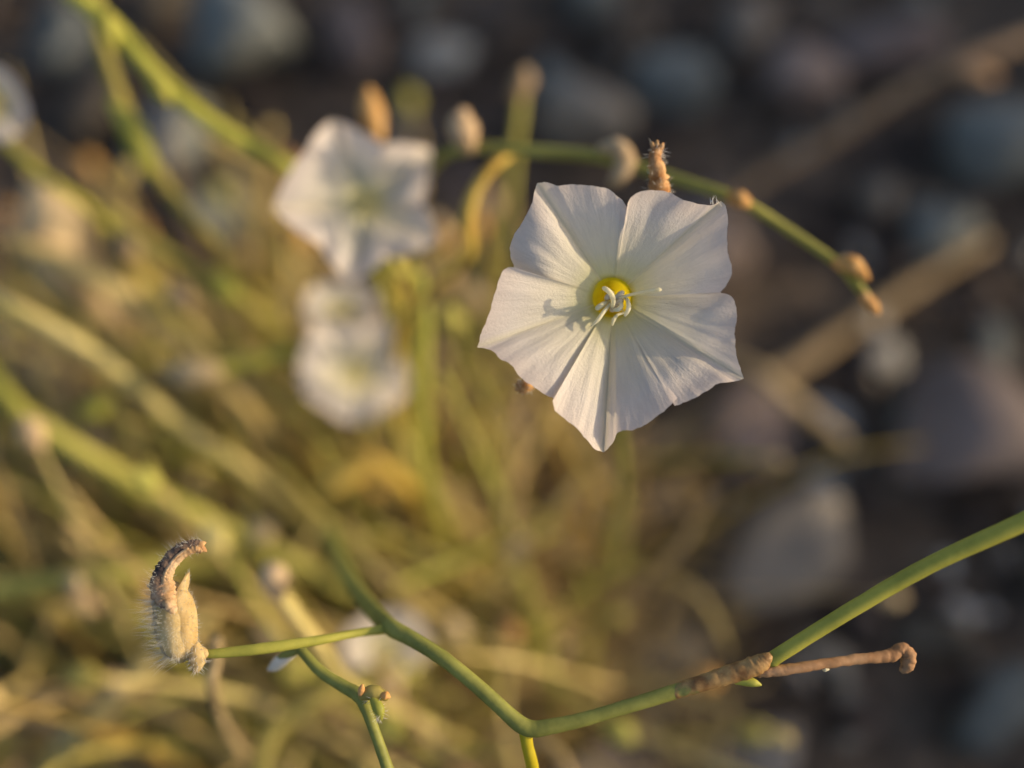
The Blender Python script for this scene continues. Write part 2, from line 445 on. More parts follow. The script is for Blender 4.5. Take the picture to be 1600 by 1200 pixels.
def throat_mesh(cen, rin, z0, depth, back, segs=28):
    V, F = [], []
    rings = [(1.08, .03), (1.0, 0.0), (.9, -.10), (.78, -.3), (.62, -.6), (.45, -1.0), (.1, -1.08)]
    c0 = P(cen[0], cen[1], z0); R0 = wpx(rin, z0)
    ax = (CAM - c0).normalized()
    ax = (ax + back).normalized()
    a = ax.orthogonal().normalized(); b = ax.cross(a)
    for f, d in rings:
        for k in range(segs):
            th = 2 * math.pi * k / segs
            V.append(c0 + (a * math.cos(th) + b * math.sin(th)) * R0 * f + ax * d * depth)
    for i in range(len(rings) - 1):
        for k in range(segs):
            F.append((i * segs + k, (i + 1) * segs + k, (i + 1) * segs + (k + 1) % segs, i * segs + (k + 1) % segs))
    F.append(tuple((len(rings) - 1) * segs + k for k in range(segs)))
    return (V, F), c0 - ax * depth
def flower_part(parent, petals, cen, rin, z0, hfuns, nu=40, nv=44, seed=0.0, lap=.07, depth=.9, back=Vector((0, 0, 0)), label=None):
    (tv, base) = throat_mesh(cen, rin, z0, depth, back)
    fl = build('flower', tv, M['throat' if depth > .2 else 'pale_throat'], parent)
    if label: fl['label'] = label
    for k, (pts, tip) in enumerate(petals):
        vf, uv = petal_mesh(pts, tip, cen, rin, z0, hfuns[k], nu, nv, seed + k * 3.7, lap)
        build('petal', vf, M['petal'], fl, True, None, uv)
    return fl, base
ZX, ZY, ZS = 720, 200, 2.3083
def zz(*pp): return [(ZX + a / ZS, ZY + b / ZS) for a, b in pp]
TL = (zz((192, 500), (178, 455), (184, 405), (206, 368), (236, 313), (258, 268), (264, 232), (276, 199), (304, 194), (345, 207), (400, 204), (460, 207), (520, 216), (560, 240), (588, 268), (600, 290)), 7)
TR = (zz((599, 292), (606, 262), (625, 240), (656, 226), (702, 224), (756, 236), (800, 258), (850, 272), (900, 279), (938, 264), (956, 286), (962, 330), (961, 400), (966, 460), (977, 510), (966, 556), (938, 592)), 9)
LR = (zz((936, 595), (966, 602), (988, 628), (997, 672), (988, 740), (994, 810), (1006, 860), (1021, 904), (985, 914), (930, 921), (890, 945), (842, 974), (800, 990), (772, 1003)), 7)
BO = (zz((764, 992), (740, 1015), (700, 1046), (650, 1078), (608, 1091), (564, 1101), (548, 1138), (514, 1169), (484, 1158), (450, 1121), (420, 1086), (380, 1052), (342, 1022), (331, 984)), 7)
LL = (zz((333, 974), (290, 952), (240, 920), (206, 890), (182, 856), (140, 830), (112, 802), (59, 791), (74, 740), (104, 662), (124, 590), (148, 524), (168, 504), (195, 503)), 7)
def hmaker(H, V, bulge, groove, rec=0.0, rec_l=None, rec_r=None, crinkle=.02, seed=0.0, overA=-.02, overB=.03, extra=None):
    def f(s, v, x, y):
        q = abs(2 * s - 1)                       # 0 at the midrib, 1 at the seams
        rr = rec if (rec_l is None) else (rec_l if s < .5 else rec_r)
        h = H * v ** 1.15
        h += V * q * v
        h += bulge * math.sin(math.pi * q) * v ** .8 * (1.1 - .3 * v)
        h -= groove * math.exp(-(q / .07) ** 2) * v ** .5 * (1 - .3 * v)
        h -= rr * max(0, (v - .45) / .55) ** 2 * (q if rec_l is not None else 1)
        h += (overA if s < .5 else overB) * q ** 6 * min(1, v * 2)
        h += crinkle * v * (noise.noise(Vector((s * 7 + seed, v * 1.6, seed))) + .3 * noise.noise(Vector((s * 17, v * 3.0, seed + 4))))
        if extra: h += extra(s, v, x, y)
        return h
    return f
# -- the open flower and its stalk
fz = 11.68
root = G(900, 980)
plant = thing('bindweed_sprig', root, 'sharp open white funnel flower with yellow throat on a hidden stalk', 'flower', 'bindweed sprigs in flower')
ripple = lambda s, v, x, y: .035 * math.sin((x * .06 + y * .10)) * max(0, v - .35) * math.sin(math.pi * abs(2 * s - 1))
hf = [hmaker(.46, .06, .07, .035, 0, .48, .14, .026, 1),
      hmaker(.38, .17, .045, -.012, .07, None, None, .034, 2, extra=ripple),
      hmaker(.44, .06, .05, -.035, .08, None, None, .04, 3, extra=ripple),
      hmaker(.34, .20, .06, .03, .05, None, None, .026, 4),
      hmaker(.46, .05, .05, -.025, .07, None, None, .026, 5)]
fl, base = flower_part(plant, [TL, TR, LR, BO, LL], (956, 466), 30, fz, hf, 44, 54, depth=.55, label='open white five pointed corolla with yellow throat')
def zp(a, b, z): return P(860 + a / 7.273, 400 + b / 7.273, z)
inside = zp(735, 520, fz + .25)
build('stigma', tube([inside, zp(765, 492, fz - .08), zp(900, 442, fz - .24), zp(1080, 405, fz - .38), zp(1238, 384, fz - .48)], [.014, .014, .015, .017, .023], 8, 6), M['stamen'], fl)
build('stigma', tube([inside, zp(705, 580, fz - .1), zp(716, 515, fz - .26), zp(695, 440, fz - .36), zp(652, 392, fz - .38), zp(612, 368, fz - .36)], [.015, .019, .024, .027, .028, .025], 8, 6), M['stamen'], fl)
for pts, r in (
    ([(780, 500, .3), (862, 485, -.1), (888, 550, -.2), (882, 615, -.22), (850, 672, -.2)], [.015, .018, .024, .024, .017]),
    ([(720, 520, .3), (680, 545, -.08), (610, 630, -.18), (535, 730, -.22), (465, 795, -.2)], [.014, .016, .021, .02, .009]),
    ([(770, 560, .3), (832, 640, -.06), (765, 668, -.14), (724, 718, -.18), (702, 785, -.18)], [.011, .012, .015, .02, .012]),
    ([(700, 520, .3), (650, 522, 0), (590, 555, -.12), (535, 592, -.16)], [.012, .016, .03, .028]),
    ([(760, 520, .3), (790, 520, -.1), (805, 565, -.18), (775, 605, -.2), (735, 612, -.18)], [.014, .018, .024, .026, .02])):
    build('stamen', tube([zp(a, b, fz + d) for a, b, d in pts], r, 8, 5), M['stamen'], fl)
for a, b, d in ((745, 560, -.12), (700, 610, -.1), (640, 480, -.05), (755, 470, -.1)):
    p = zp(a, b, fz + d)
    build('anther', tube([p, p + Vector((.04, .02, .03)), p + Vector((.06, .05, .02))], [.03, .034, .022], 7, 3, .2), M['anther'], fl)
build('calyx', tube([base - (CAM - base).normalized() * .16, base - (CAM - base).normalized() * .3, base + Vector((0, .1, -.6))], [.14, .18, .09], 10, 4, .1), M['green'], plant)
build('stem', tube([base + Vector((0, .05, -.2)), base + Vector((.1, .3, -1.6)), root.lerp(base, .5) + Vector((.5, .2, 0)), root], [.075, .08, .085, .09], 8, 6), M['green'], plant)
# hairs at the upper point, hem of the corolla
tipw = P(1126, 318, fz - .32)
build('hair', hairs([(tipw + RGT * random.uniform(-.1, .03) + UPV * random.uniform(-.03, .02), UPV + RGT * random.uniform(-.6, .5)) for _ in range(9)], .07, .004, .3, 3), M['hair'], fl)['kind'] = 'stuff'
# dried bud standing up behind the flower
def dried_bud(parent, spine, radii, mat, nhair, seed, name='dried_bud', hl=.12):
    vf = tube(spine, radii, 12, 7, .42, seed)
    b = build(name, vf, mat, parent)
    if nhair:
        h = build('hair', hairs(surf_spots(vf, nhair, int(seed) + 1), hl, .0035, .5, int(seed) + 2), M['hair'], b); h['kind'] = 'stuff'
    return b
bz = fz + .12
sp = [P(1032, 330, bz + .25), P(1030, 295, bz + .1), P(1027, 268, bz), P(1024, 246, bz - .02), P(1028, 233, bz)]
b = dried_bud(plant, sp, [.09, .105, .085, .062, .055], M['dried'], 70, 21, 'dried_bud', .09)
b['label'] = 'rust brown shrivelled bud behind the corolla'
for k, (dx, dy) in enumerate(((-7, -1), (0, -4), (7, 0), (3, 5))):
    p = P(1027 + dx * .6, 236 + dy * .5, bz)
    build('withered_lobe', tube([p, P(1027 + dx, 228 + dy * .6, bz - .03), P(1027 + dx * 1.3, 224 + dy, bz - .02)], [.028, .026, .012], 6, 3, .4, k), M['dried'], b)
build('stem', tube([sp[0], P(1010, 400, bz + .9), base + Vector((.1, .3, -1.4))], [.07, .06, .07], 8, 5), M['green'], plant)
sp = [P(826, 600, bz + .2), P(818, 604, bz + .12), P(812, 606, bz + .1)]
b = dried_bud(plant, sp, [.07, .075, .05], M['dried'], 40, 33, 'dried_bud', .06)
for k, (dx, dy) in enumerate(((-8, -6), (-10, 4), (-2, 9), (5, 10))):
    build('withered_lobe', tube([P(815, 605, bz + .1), P(815 + dx * .7, 605 + dy * .7, bz + .08), P(815 + dx, 605 + dy, bz + .1)], [.03, .026, .01], 6, 3, .4, k + 9), M['dried'], b)
build('stem', tube([P(828, 598, bz + .2), P(880, 560, bz + 1.2), base + Vector((0, .3, -1.5))], [.05, .05, .06], 8, 5), M['green'], plant)

# ------------------------------------------------------------------ forked green stem
def pz(*q): return [P(a, b, z) for a, b, z in q]
def rz_(ws, zs): return [wpx(a, z) / 2 for a, z in zip(ws, zs)]
def pxtube(q, segs=10, n=6, rough=.05, seed=0.0):
    """q: (px, py, distance, width in px)"""
    return tube([P(a, b, z) for a, b, z, _ in q], [wpx(wd, z) / 2 for _, _, z, wd in q], segs, n, rough, seed)
f0 = 11.42
root = G(900, 1500)
fork = thing('forked_stem', root, 'smooth green zigzag stem forking below the open flower, hairy capsule at one end', 'plant stem')
build('stalk', pxtube([(820, 1134, f0 + .05, 22), (824, 1165, f0 + .1, 20), (832, 1200, f0 + .3, 21), (845, 1290, f0 + 1.5, 22), (870, 1420, f0 + 5, 24), (900, 1500, zg(1500), 26)], seed=1), M['yellow'], fork)['label'] = 'bright yellow stalk under the fork'
build('stem', pxtube([(1206, 1032, f0 + .0, 24), (1216, 1024, f0 - .02, 24), (1320, 959, f0 - .12, 25), (1450, 884, f0 - .25, 27), (1600, 815, f0 - .42, 30), (1760, 740, f0 - .55, 34), (2100, 590, f0 - .6, 34), (2600, 420, f0 - .2, 34), (3000, 330, f0 + .6, 30)], 14, 8, .04, 2), M['yellowgreen'], fork)['label'] = 'straight yellow green branch rising away from the blotched joint'
j1 = build('joint', pxtube([(1005, 1096, f0 + .07, 12), (1040, 1085, f0 + .03, 21), (1075, 1074, f0 + .005, 25.5), (1120, 1060, f0 - .02, 28), (1165, 1046, f0 - .03, 32), (1188, 1036, f0 - .04, 29), (1200, 1027, f0 - .05, 18)], 18, 9, .14, 3), M['lesion'], fork)
j1['label'] = 'swollen joint blotched with brown'
build('bract', pxtube([(1150, 1062, f0 - .02, 16), (1175, 1066, f0 - .05, 15), (1188, 1070, f0 - .06, 5)], 8, 5, .1, 4), M['yellowgreen'], j1)
build('stem', pxtube([(1130, 1057, f0 + .02, 20), (1060, 1079, f0 + .02, 24), (960, 1110, f0 + .02, 22), (900, 1127, f0 + .02, 23), (856, 1136, f0 + .02, 25), (832, 1139, f0 + .03, 27), (812, 1131, f0 + .04, 27), (790, 1112, f0 + .06, 25), (740, 1067, f0 + .12, 24), (690, 1027, f0 + .22, 24), (640, 996, f0 + .4, 25), (605, 976, f0 + .7, 28), (566, 934, f0 + 2.0, 26), (534, 884, f0 + 3.6, 26), (512, 830, f0 + 5.6, 24)], 16, 7, .05, 6), M['green'], fork)
build('twig', pxtube([(1185, 1050, f0 + .0, 18), (1230, 1046, f0 - .02, 17), (1290, 1037, f0 + .02, 16), (1350, 1029, f0 + .08, 17), (1392, 1024, f0 + .14, 21), (1408, 1014, f0 + .16, 21), (1420, 1024, f0 + .16, 23), (1417, 1040, f0 + .16, 22), (1411, 1047, f0 + .16, 13)], 14, 9, .24, 7), M['twig'], fork)['label'] = 'dry brown twig with a hooked knob'
build('speck', pxtube([(1286, 1046, f0, 4), (1290, 1047, f0 - .01, 6), (1294, 1046, f0, 4)], 7, 3, .4, 8), M['stamen'], fork)
# thin yellow side branch to the capsule
build('side_branch', pxtube([(606, 982, f0 + .62, 16), (560, 989, f0 + .5, 13), (500, 1000, f0 + .3, 15), (420, 1012, f0 + .12, 18), (350, 1020, f0 + .06, 16), (322, 1022, f0 + .05, 13)], 12, 7, .05, 9), M['yellowgreen'], fork)
def q4(a, b, z): return P(180 + a / 4.617, 820 + b / 4.617, z)
c0 = f0 + .02
bodyvf = tube([q4(470, 955, c0), q4(462, 900, c0), q4(448, 780, c0), q4(432, 660, c0 + .02), q4(415, 560, c0 + .04), q4(405, 500, c0 + .06)], [wpx(v / 4.617, c0) for v in (50, 104, 132, 134, 126, 104)], 18, 6, .10, 4)
cap = build('seed_capsule', bodyvf, M['capsule'], fork); cap['label'] = 'buff hairy seed capsule with a withered dark corolla tip'
hv = hairs(surf_spots(bodyvf, 220, 5), .06, .0016, .5, 6); 
hv2 = hairs([(p, (n - RGT * 1.2).normalized()) for p, n in surf_spots(bodyvf, 340, 8, lambda p, n: n.dot(RGT) < -.35)], .22, .0017, .22, 9)
build('hair', join(hv, hv2), M['hair'], cap)['kind'] = 'stuff'
ctr = [q4(470, 955, c0), q4(462, 900, c0), q4(448, 780, c0), q4(432, 660, c0 + .02), q4(415, 560, c0 + .04), q4(405, 500, c0 + .06)]
crad = [wpx(v / 4.617, c0) for v in (50, 104, 132, 134, 126, 104)]
def shell(phi, wid, off, flare, tmax, tipw, sd):
    C_ = catmull(ctr, 8); R_ = catf(crad, 8); m = len(C_) - 1
    V, F = [], []; nu, nv = 12, 26
    for j in range(nv + 1):
        t = j / nv * tmax
        tt = min(t, 1.0) * m; i = min(int(tt), m - 1); fr = tt - i
        c = C_[i].lerp(C_[i + 1], fr); ax = (C_[min(i + 2, m)] - C_[max(i - 1, 0)]).normalized()
        r = R_[i] * (1 - fr) + R_[i + 1] * fr
        if t > 1: c = c + ax * (t - 1) * .75; r = r + flare * (t - 1)
        a = (RGT - ax * RGT.dot(ax)).normalized(); b_ = ax.cross(a)
        if b_.dot(FWD) > 0: b_ = -b_
        q = t / tmax
        w_ = wid * min(1.0, .35 + q * 2.2) * (1 - max(0, (q - .62) / .38) ** 1.5 * (1 - tipw))
        for k in range(nu + 1):
            u = 2 * k / nu - 1
            th = phi + u * w_
            edge = (1 - abs(u) ** 3)
            rr = r + off * edge + .012 * noise.noise(Vector((th * 4, t * 6, sd)))
            V.append(c + (a * math.cos(th) + b_ * math.sin(th)) * rr)
    for j in range(nv):
        for k in range(nu):
            o = j * (nu + 1) + k; F.append((o, o + 1, o + nu + 2, o + nu + 1))
    return V, F
for phi, wid, off, flare, tmax, tipw, sd in ((1.75, .95, .020, -.25, 1.0, .12, 1.0), (.30, .95, .026, .35, 1.22, .03, 2.0), (3.3, .7, .03, .30, 1.2, .03, 3.0), (4.7, .8, .02, .1, 1.1, .05, 4.0)):
    vf = shell(phi, wid, off, flare, tmax, tipw, sd)
    s_ = build('sepal', vf, M['capsule'], cap)
    sp_ = [(p, (p - sum(ctr, Vector()) / 6).normalized()) for p, n in surf_spots(vf, 260, int(sd * 7))]
    build('hair', hairs(sp_, .05, .0016, .6, int(sd)), M['hair'], s_)['kind'] = 'stuff'
WC = [(405, 620), (372, 540), (350, 455), (345, 375), (385, 290), (450, 215), (520, 168), (580, 150), (622, 158)]
def strip(shift, dz, wd, seed, flat, n0=0, n1=9):
    pts, rad = [], []
    for i in range(n0, n1):
        a, b = WC[i]; p, q = WC[max(i - 1, 0)], WC[min(i + 1, 8)]
        d = Vector((q[0] - p[0], q[1] - p[1], 0)).normalized(); nx, ny = -d.y, d.x      # towards the inner side of the curl
        k = shift * (1 if i > 1 else .4)
        pts.append(q4(a + nx * k, b + ny * k, c0 - .10 + .012 * i + dz)); rad.append(wpx(wd[i] / 4.617, c0))
    return tube(pts, rad, 16, 9, .30, seed, flat)
w1 = strip(-16, .0, (44, 74, 78, 64, 54, 46, 38, 31, 20), 11.0, 1.0)
wc = build('withered_corolla', w1, M['withered'], cap); wc['label'] = 'shrivelled black and tan corolla curling from the capsule'
w2 = strip(26, -.03, (44, 58, 58, 44, 34, 29, 27, 26, 20), 17.0, 1.0)
build('withered_fold', w2, M['dried_pale'], wc)
build('withered_fold', strip(4, -.07, (14, 24, 26, 22, 14, 12, 10, 8, 5), 23.0, .6, 0, 7), M['dried_pale'], wc)
build('hair', join(hairs(surf_spots(w1, 90, 31) + surf_spots(w2, 60, 36), .045, .0016, .6, 32), hairs([(p, (n - RGT * .6 + UPV * .4).normalized()) for p, n in surf_spots(w1, 130, 34, lambda p, n: n.dot(RGT) < -.2)], .10, .0016, .4, 33)), M['hair'], wc)['kind'] = 'stuff'
for k, (a, b) in enumerate(((650, 130), (655, 190), (610, 200), (640, 160))):
    build('withered_lobe', tube([q4(600, 158, c0), q4((600 + a) / 2, (158 + b) / 2 - 5, c0 - .02), q4(a, b, c0)], [wpx(7, c0), wpx(6, c0), wpx(2, c0)], 6, 3, .4, k), M['dried'], wc)
nvf = tube([q4(560, 870, c0 - .02), q4(585, 920, c0 - .02), q4(592, 985, c0 - .02), q4(585, 1040, c0 - .02)], [wpx(v / 4.617, c0) for v in (44, 60, 58, 34)], 14, 6, .12, 41)
nd = build('bud_node', nvf, M['capsule'], fork)
build('hair', hairs([(p, (n - UPV * .4).normalized()) for p, n in surf_spots(nvf, 150, 42)], .06, .003, .4, 43), M['hair'], nd)['kind'] = 'stuff'
build('neck', tube([q4(470, 950, c0), q4(530, 925, c0 - .03), q4(570, 875, c0 - .03), q4(600, 900, c0), q4(650, 932, c0)], [wpx(v / 4.617, c0) for v in (40, 38, 36, 38, 32)], 12, 5, .1, 44), M['capsule'], fork)
# lower side stem with bracts
build('side_branch', pxtube([(468, 1012, f0 + .45, 16), (500, 1048, f0 + .35, 18), (540, 1074, f0 + .22, 20), (562, 1088, f0 + .12, 22), (574, 1112, f0 + .05, 19), (590, 1156, f0, 18), (606, 1202, f0 - .05, 19), (640, 1300, f0 - .1, 20)], 12, 7, .06, 10), M['green'], fork)
build('bud_node', pxtube([(566, 1088, f0 - .02, 14), (580, 1082, f0 - .05, 24), (596, 1086, f0 - .05, 20), (603, 1090, f0 - .05, 12)], 12, 5, .2, 12), M['olive'], fork)
build('bract', pxtube([(563, 1084, f0 - .08, 9), (565, 1077, f0 - .09, 11), (566, 1072, f0 - .09, 7)], 8, 4, .1, 13), M['orange_bud'], fork)
build('bract', pxtube([(597, 1086, f0 - .1, 9), (603, 1087, f0 - .1, 14), (607, 1089, f0 - .1, 8)], 8, 4, .1, 14), M['orange_bud'], fork)
bvf = pxtube([(582, 1092, f0 - .1, 10), (590, 1104, f0 - .14, 19), (594, 1116, f0 - .15, 15), (595, 1126, f0 - .14, 3)], 10, 5, .1, 15)
bb = build('bract', bvf, M['yellowgreen'], fork)
build('hair', hairs(surf_spots(bvf, 50, 51) + [(P(575, 1095, f0 - .1), -RGT - UPV * .4)] * 4, .06, .003, .3, 52), M['hair'], bb)['kind'] = 'stuff'
build('bud', pxtube([(462, 1018, f0 + .6, 12), (442, 1030, f0 + .7, 20), (430, 1040, f0 + .75, 18), (420, 1046, f0 + .8, 6)], 10, 5, .1, 16), M['hair'], fork)['label'] = 'small pale bud hanging under the side branch'
build('node_leaf', pxtube([(470, 1014, f0 + .5, 14), (452, 1020, f0 + .55, 16), (436, 1026, f0 + .6, 6)], 8, 4, .1, 17), M['green'], fork)

# ------------------------------------------------------------------ blurred flowers behind
def star(tips, notches, bulge=.10):
    """five tips and five notches (notch k lies before tip k), clockwise in the picture"""
    out = []
    for k in range(5):
        a, t, b = notches[k], tips[k], notches[(k + 1) % 5]
        cx = sum(p[0] for p in tips) / 5; cy = sum(p[1] for p in tips) / 5
        def mid(p, q, f):
            x = p[0] + (q[0] - p[0]) * f; y = p[1] + (q[1] - p[1]) * f
            return (x + (x - cx) * bulge, y + (y - cy) * bulge)
        out.append(([a, mid(a, t, .3), mid(a, t, .7), t, mid(t, b, .3), mid(t, b, .7), b], 3))
    return out
def sprig(tips, notches, cen, rin, z, hf, stemq, root, label, flabel, mat='olive', seed=0.0, depth=.8, back=Vector((0, 0, 0)), bulge=.06):
    t = thing('bindweed_sprig', root, label, 'flower', 'bindweed sprigs in flower')
    fl, base = flower_part(t, star(tips, notches, bulge), cen, rin, z, hf, 14, 18, seed, .07, depth, back, flabel)
    for k in range(5):
        a = 2 * math.pi * k / 5
        p0 = P(cen[0], cen[1], z + .3)
        build('stamen', tube([p0, P(cen[0] + 5 * math.cos(a), cen[1] + 5 * math.sin(a), z + .02), P(cen[0] + 9 * math.cos(a), cen[1] + 9 * math.sin(a), z - .17)], [.014, .02, .026], 6, 3), M['stamen'], fl)
    build('calyx', tube([base - (CAM - base).normalized() * .16, base - (CAM - base).normalized() * .3, base + Vector((0, .1, -.5))], [.12, .16, .08], 8, 3, .1), M['olive'], t)
    build('stem', tube([base + Vector((0, .05, -.2))] + stemq + [root], [.08] * (len(stemq) + 2), 8, 5, .06, seed), M[mat], t)
    return t
def z3(a, b): return (400 + a / 2.963, 100 + b / 2.963)
tw = lambda s, v, x, y: -.10 * (x - 565) * K * 15.6 + .018 * math.sin(x * .12 + y * .05) * v
hs2 = [hmaker(.22, .26, .04, .08, .06, seed=11, extra=tw), hmaker(.24, .22, .06, .05, .24, seed=12, extra=tw), hmaker(.25, .04, .05, .04, .05, seed=13, extra=tw), hmaker(.28, .18, .05, .05, .08, seed=14, extra=tw), hmaker(.55, .10, .07, .05, .02, seed=15, extra=tw)]
s2 = sprig([z3(355, 262), z3(808, 392), z3(842, 828), z3(440, 1010), z3(78, 668)], [z3(235, 395), z3(585, 370), z3(772, 640), z3(590, 905), z3(295, 838)], z3(505, 645), 13, 15.6, hs2,
      [P(620, 420, 16.6), P(655, 445, 17.5), P(640, 600, 20)], G(660, 860), 'soft white flower with folded petals and pale yellow throat, beside the buff buds', 'white corolla with crumpled petals', depth=.03, back=RGT * .15, bulge=.04)
def sunward(cx, z, k): return lambda s, v, x, y: -k * (x - cx) * K * z
def hs_turn(cx, z, k, sd): return [hmaker(.26, .10, .05, .04, .08, seed=sd + j, extra=sunward(cx, z, k)) for j in range(5)]
TURN = RGT * .4
sprig([(505, 505), (608, 502), (638, 610), (556, 662), (470, 604)], [(474, 545), (556, 512), (626, 555), (600, 642), (508, 640)], (556, 585), 9, 18.2, hs_turn(556, 18.2, .42, 20),
      [P(570, 680, 19.4), P(572, 760, 20.8)], G(600, 930), 'blurred white flower facing up, lower one of the close pair', 'pale corolla opened wide', seed=3, depth=.03, back=TURN)
sprig([(492, 446), (580, 450), (590, 500), (535, 530), (478, 500)], [(476, 470), (536, 440), (590, 475), (566, 522), (500, 524)], (532, 486), 8, 18.4, hs_turn(532, 18.4, .42, 30),
      [P(540, 520, 20), P(560, 620, 21)], G(590, 960), 'blurred white flower half hidden, upper one of the close pair', 'small pale corolla', seed=5, depth=.03, back=TURN)
sprig([(-20, 100), (36, 150), (30, 208), (-30, 215), (-70, 150)], [(-55, 110), (14, 116), (44, 182), (0, 222), (-60, 190)], (-14, 160), 14, 16.5, hs_turn(-14, 16.5, .42, 40),
      [P(10, 225, 16.9), P(80, 285, 17.5), P(165, 350, 19), P(260, 480, 21.5)], G(420, 650), 'white flower cut by the picture edge on a yellow green stem', 'white corolla partly out of view', 'yellowgreen', 7, back=TURN)
sprig([(600, 955), (665, 985), (650, 1045), (570, 1060), (535, 1000)], [(560, 970), (640, 958), (668, 1020), (612, 1060), (545, 1035)], (600, 1010), 8, 18.8, hs_turn(600, 18.8, .42, 50),
      [P(606, 1060, 19.5)], G(640, 1120), 'dim pale flower behind the green zigzag stem', 'pale blurred corolla', seed=9, depth=.03, back=TURN)

# ------------------------------------------------------------------ blurred stems placed one by one
def wild(name, label, q, mat, group=None, rooted=True, extras=(), cat='stem', rough=.06):
    """q: (px, py, distance, width px) ; the last point runs on to the ground"""
    a, b, z, wd = q[-1]
    pts = [P(x, y, zz_) for x, y, zz_, _ in q]; rad = [wpx(w_, zz_) / 2 * (.82 if zz_ < 15.7 else .62) * (1.35 if cat == 'leaf' else 1) for _, _, zz_, w_ in q]
    if rooted:
        d = (pts[-1] - pts[-2]).normalized(); g = pts[-1] + d * 2.0; g.z = 0
        pts.append(g); rad.append(rad[-1])
    base = pts[-1].copy()
    t = thing(name, base, label, cat, group)
    build('stem', tube(pts, rad, 8, 5, rough, a * .01), M[mat], t)
    for nm, eq, em in extras:
        vf = pxtube([(a_, b_, c_, d_ * (.95 if c_ < 15.7 else .8)) for a_, b_, c_, d_ in eq], 10, 4, .22, eq[0][0])
        build(nm, vf, M[em], t)
    return t
wild('budded_stem', 'slender green stem with orange buds arching behind the open flower',
     [(1366, 482, 13.3, 16), (1335, 440, 13.4, 22), (1308, 412, 13.5, 19), (1240, 365, 13.6, 20), (1152, 312, 13.6, 21), (1050, 278, 14.0, 22), (940, 246, 14.4, 23), (830, 236, 14.7, 22), (735, 232, 15.0, 22), (680, 255, 15.6, 20), (640, 330, 17.5, 20), (640, 520, 20.5, 20)], 'olive',
     extras=[('bud', [(1140, 306, 13.5, 14), (1156, 312, 13.4, 30), (1168, 318, 13.5, 16)], 'orange_bud'),
             ('bud', [(1308, 412, 13.4, 20), (1328, 412, 13.3, 32), (1345, 424, 13.3, 22), (1356, 436, 13.3, 8)], 'orange_bud'),
             ('bud', [(1350, 462, 13.2, 18), (1362, 478, 13.2, 24), (1370, 488, 13.2, 12)], 'orange_bud'),
             ('bud', [(940, 232, 14.3, 16), (965, 232, 14.2, 34), (978, 255, 14.2, 38), (966, 278, 14.2, 30), (955, 285, 14.2, 14)], 'buff_bud'),
             ('bud', [(735, 232, 14.9, 22), (727, 214, 14.8, 46), (722, 192, 14.8, 50), (724, 178, 14.8, 26)], 'buff_bud')], cat='plant stem')
wild('arched_stem', 'golden stem arching over beside the soft white flower',
     [(800, 238, 15.2, 18), (770, 262, 15.0, 22), (742, 300, 15.0, 26), (730, 350, 15.1, 28), (732, 396, 15.4, 24), (700, 430, 16.0, 22), (660, 470, 16.6, 24), (622, 520, 17.4, 24), (625, 640, 20, 22)], 'golden', cat='plant stem')
wild('upright_stem', 'tan upright stalk with a brown head behind the golden arch',
     [(818, 128, 18.5, 20), (812, 180, 18.5, 22), (802, 260, 18.9, 22), (792, 380, 20, 20), (780, 520, 22, 18)], 'olive',
     extras=[('seed_head', [(806, 150, 17.9, 30), (818, 128, 17.9, 44), (822, 112, 17.9, 24)], 'tan')], cat='plant stem')
wild('bud_stalk', 'orange bud on a yellow stalk rising beside the soft white flower',
     [(583, 195, 16, 26), (592, 225, 16, 22), (600, 300, 16.6, 20), (630, 460, 18.5, 20), (650, 640, 21, 20)], 'golden',
     extras=[('bud', [(592, 215, 15.9, 24), (584, 190, 15.9, 46), (578, 162, 15.9, 44), (576, 142, 15.9, 20)], 'orange_bud')], cat='bud')
wild('long_stem', 'long pale yellow green stem crossing the blue grey slab to the soft flower',
     [(-260, -420, 16.4, 40), (-60, -210, 16.1, 48), (60, -70, 16.0, 50), (120, -5, 16.0, 50), (175, 40, 16.0, 48), (255, 130, 16.0, 44), (350, 205, 16.2, 42), (450, 262, 16.6, 38), (560, 360, 18, 34), (640, 560, 21, 30)], 'yellowgreen',
     extras=[('leaf_node', [(228, 112, 15.7, 14), (250, 138, 15.6, 34), (262, 160, 15.6, 14)], 'yellowgreen'), ('leaf_node', [(165, 20, 15.7, 20), (172, 55, 15.7, 34), (178, 76, 15.8, 12)], 'yellowgreen')], cat='plant stem')
wild('knotted_stem', 'knotted yellow green stem beside the long pale stem',
     [(40, -420, 17.4, 34), (110, -200, 17.2, 38), (140, -60, 17, 40), (150, 30, 16.8, 42), (168, 100, 16.8, 40), (198, 180, 16.8, 36), (232, 250, 17, 38), (290, 330, 17.4, 32), (350, 395, 18.2, 30), (440, 520, 21, 28)], 'olive',
     extras=[('leaf_node', [(172, 160, 16.5, 16), (205, 200, 16.4, 50), (226, 245, 16.4, 46), (240, 275, 16.5, 14)], 'yellowgreen')], cat='plant stem')
wild('bleached_leaf', 'broad buff withered leaf beside the edge flower stem',
     [(55, 295, 19.2, 40), (75, 330, 19, 110), (90, 380, 19, 130), (110, 430, 19.4, 110), (150, 480, 20.2, 50), (210, 540, 22, 26)], 'buff_bud', cat='leaf')
wild('bud_branch', 'yellow branch with a pinkish bud pointing away from the close pair',
     [(320, 585, 17.6, 44), (360, 572, 17.6, 40), (420, 560, 17.8, 38), (490, 545, 18.2, 36), (600, 540, 19.5, 30), (660, 640, 21.5, 28)], 'yellowgreen',
     extras=[('bud', [(335, 580, 17.5, 40), (295, 582, 17.5, 52), (255, 582, 17.6, 20)], 'buff_bud')], cat='plant stem')
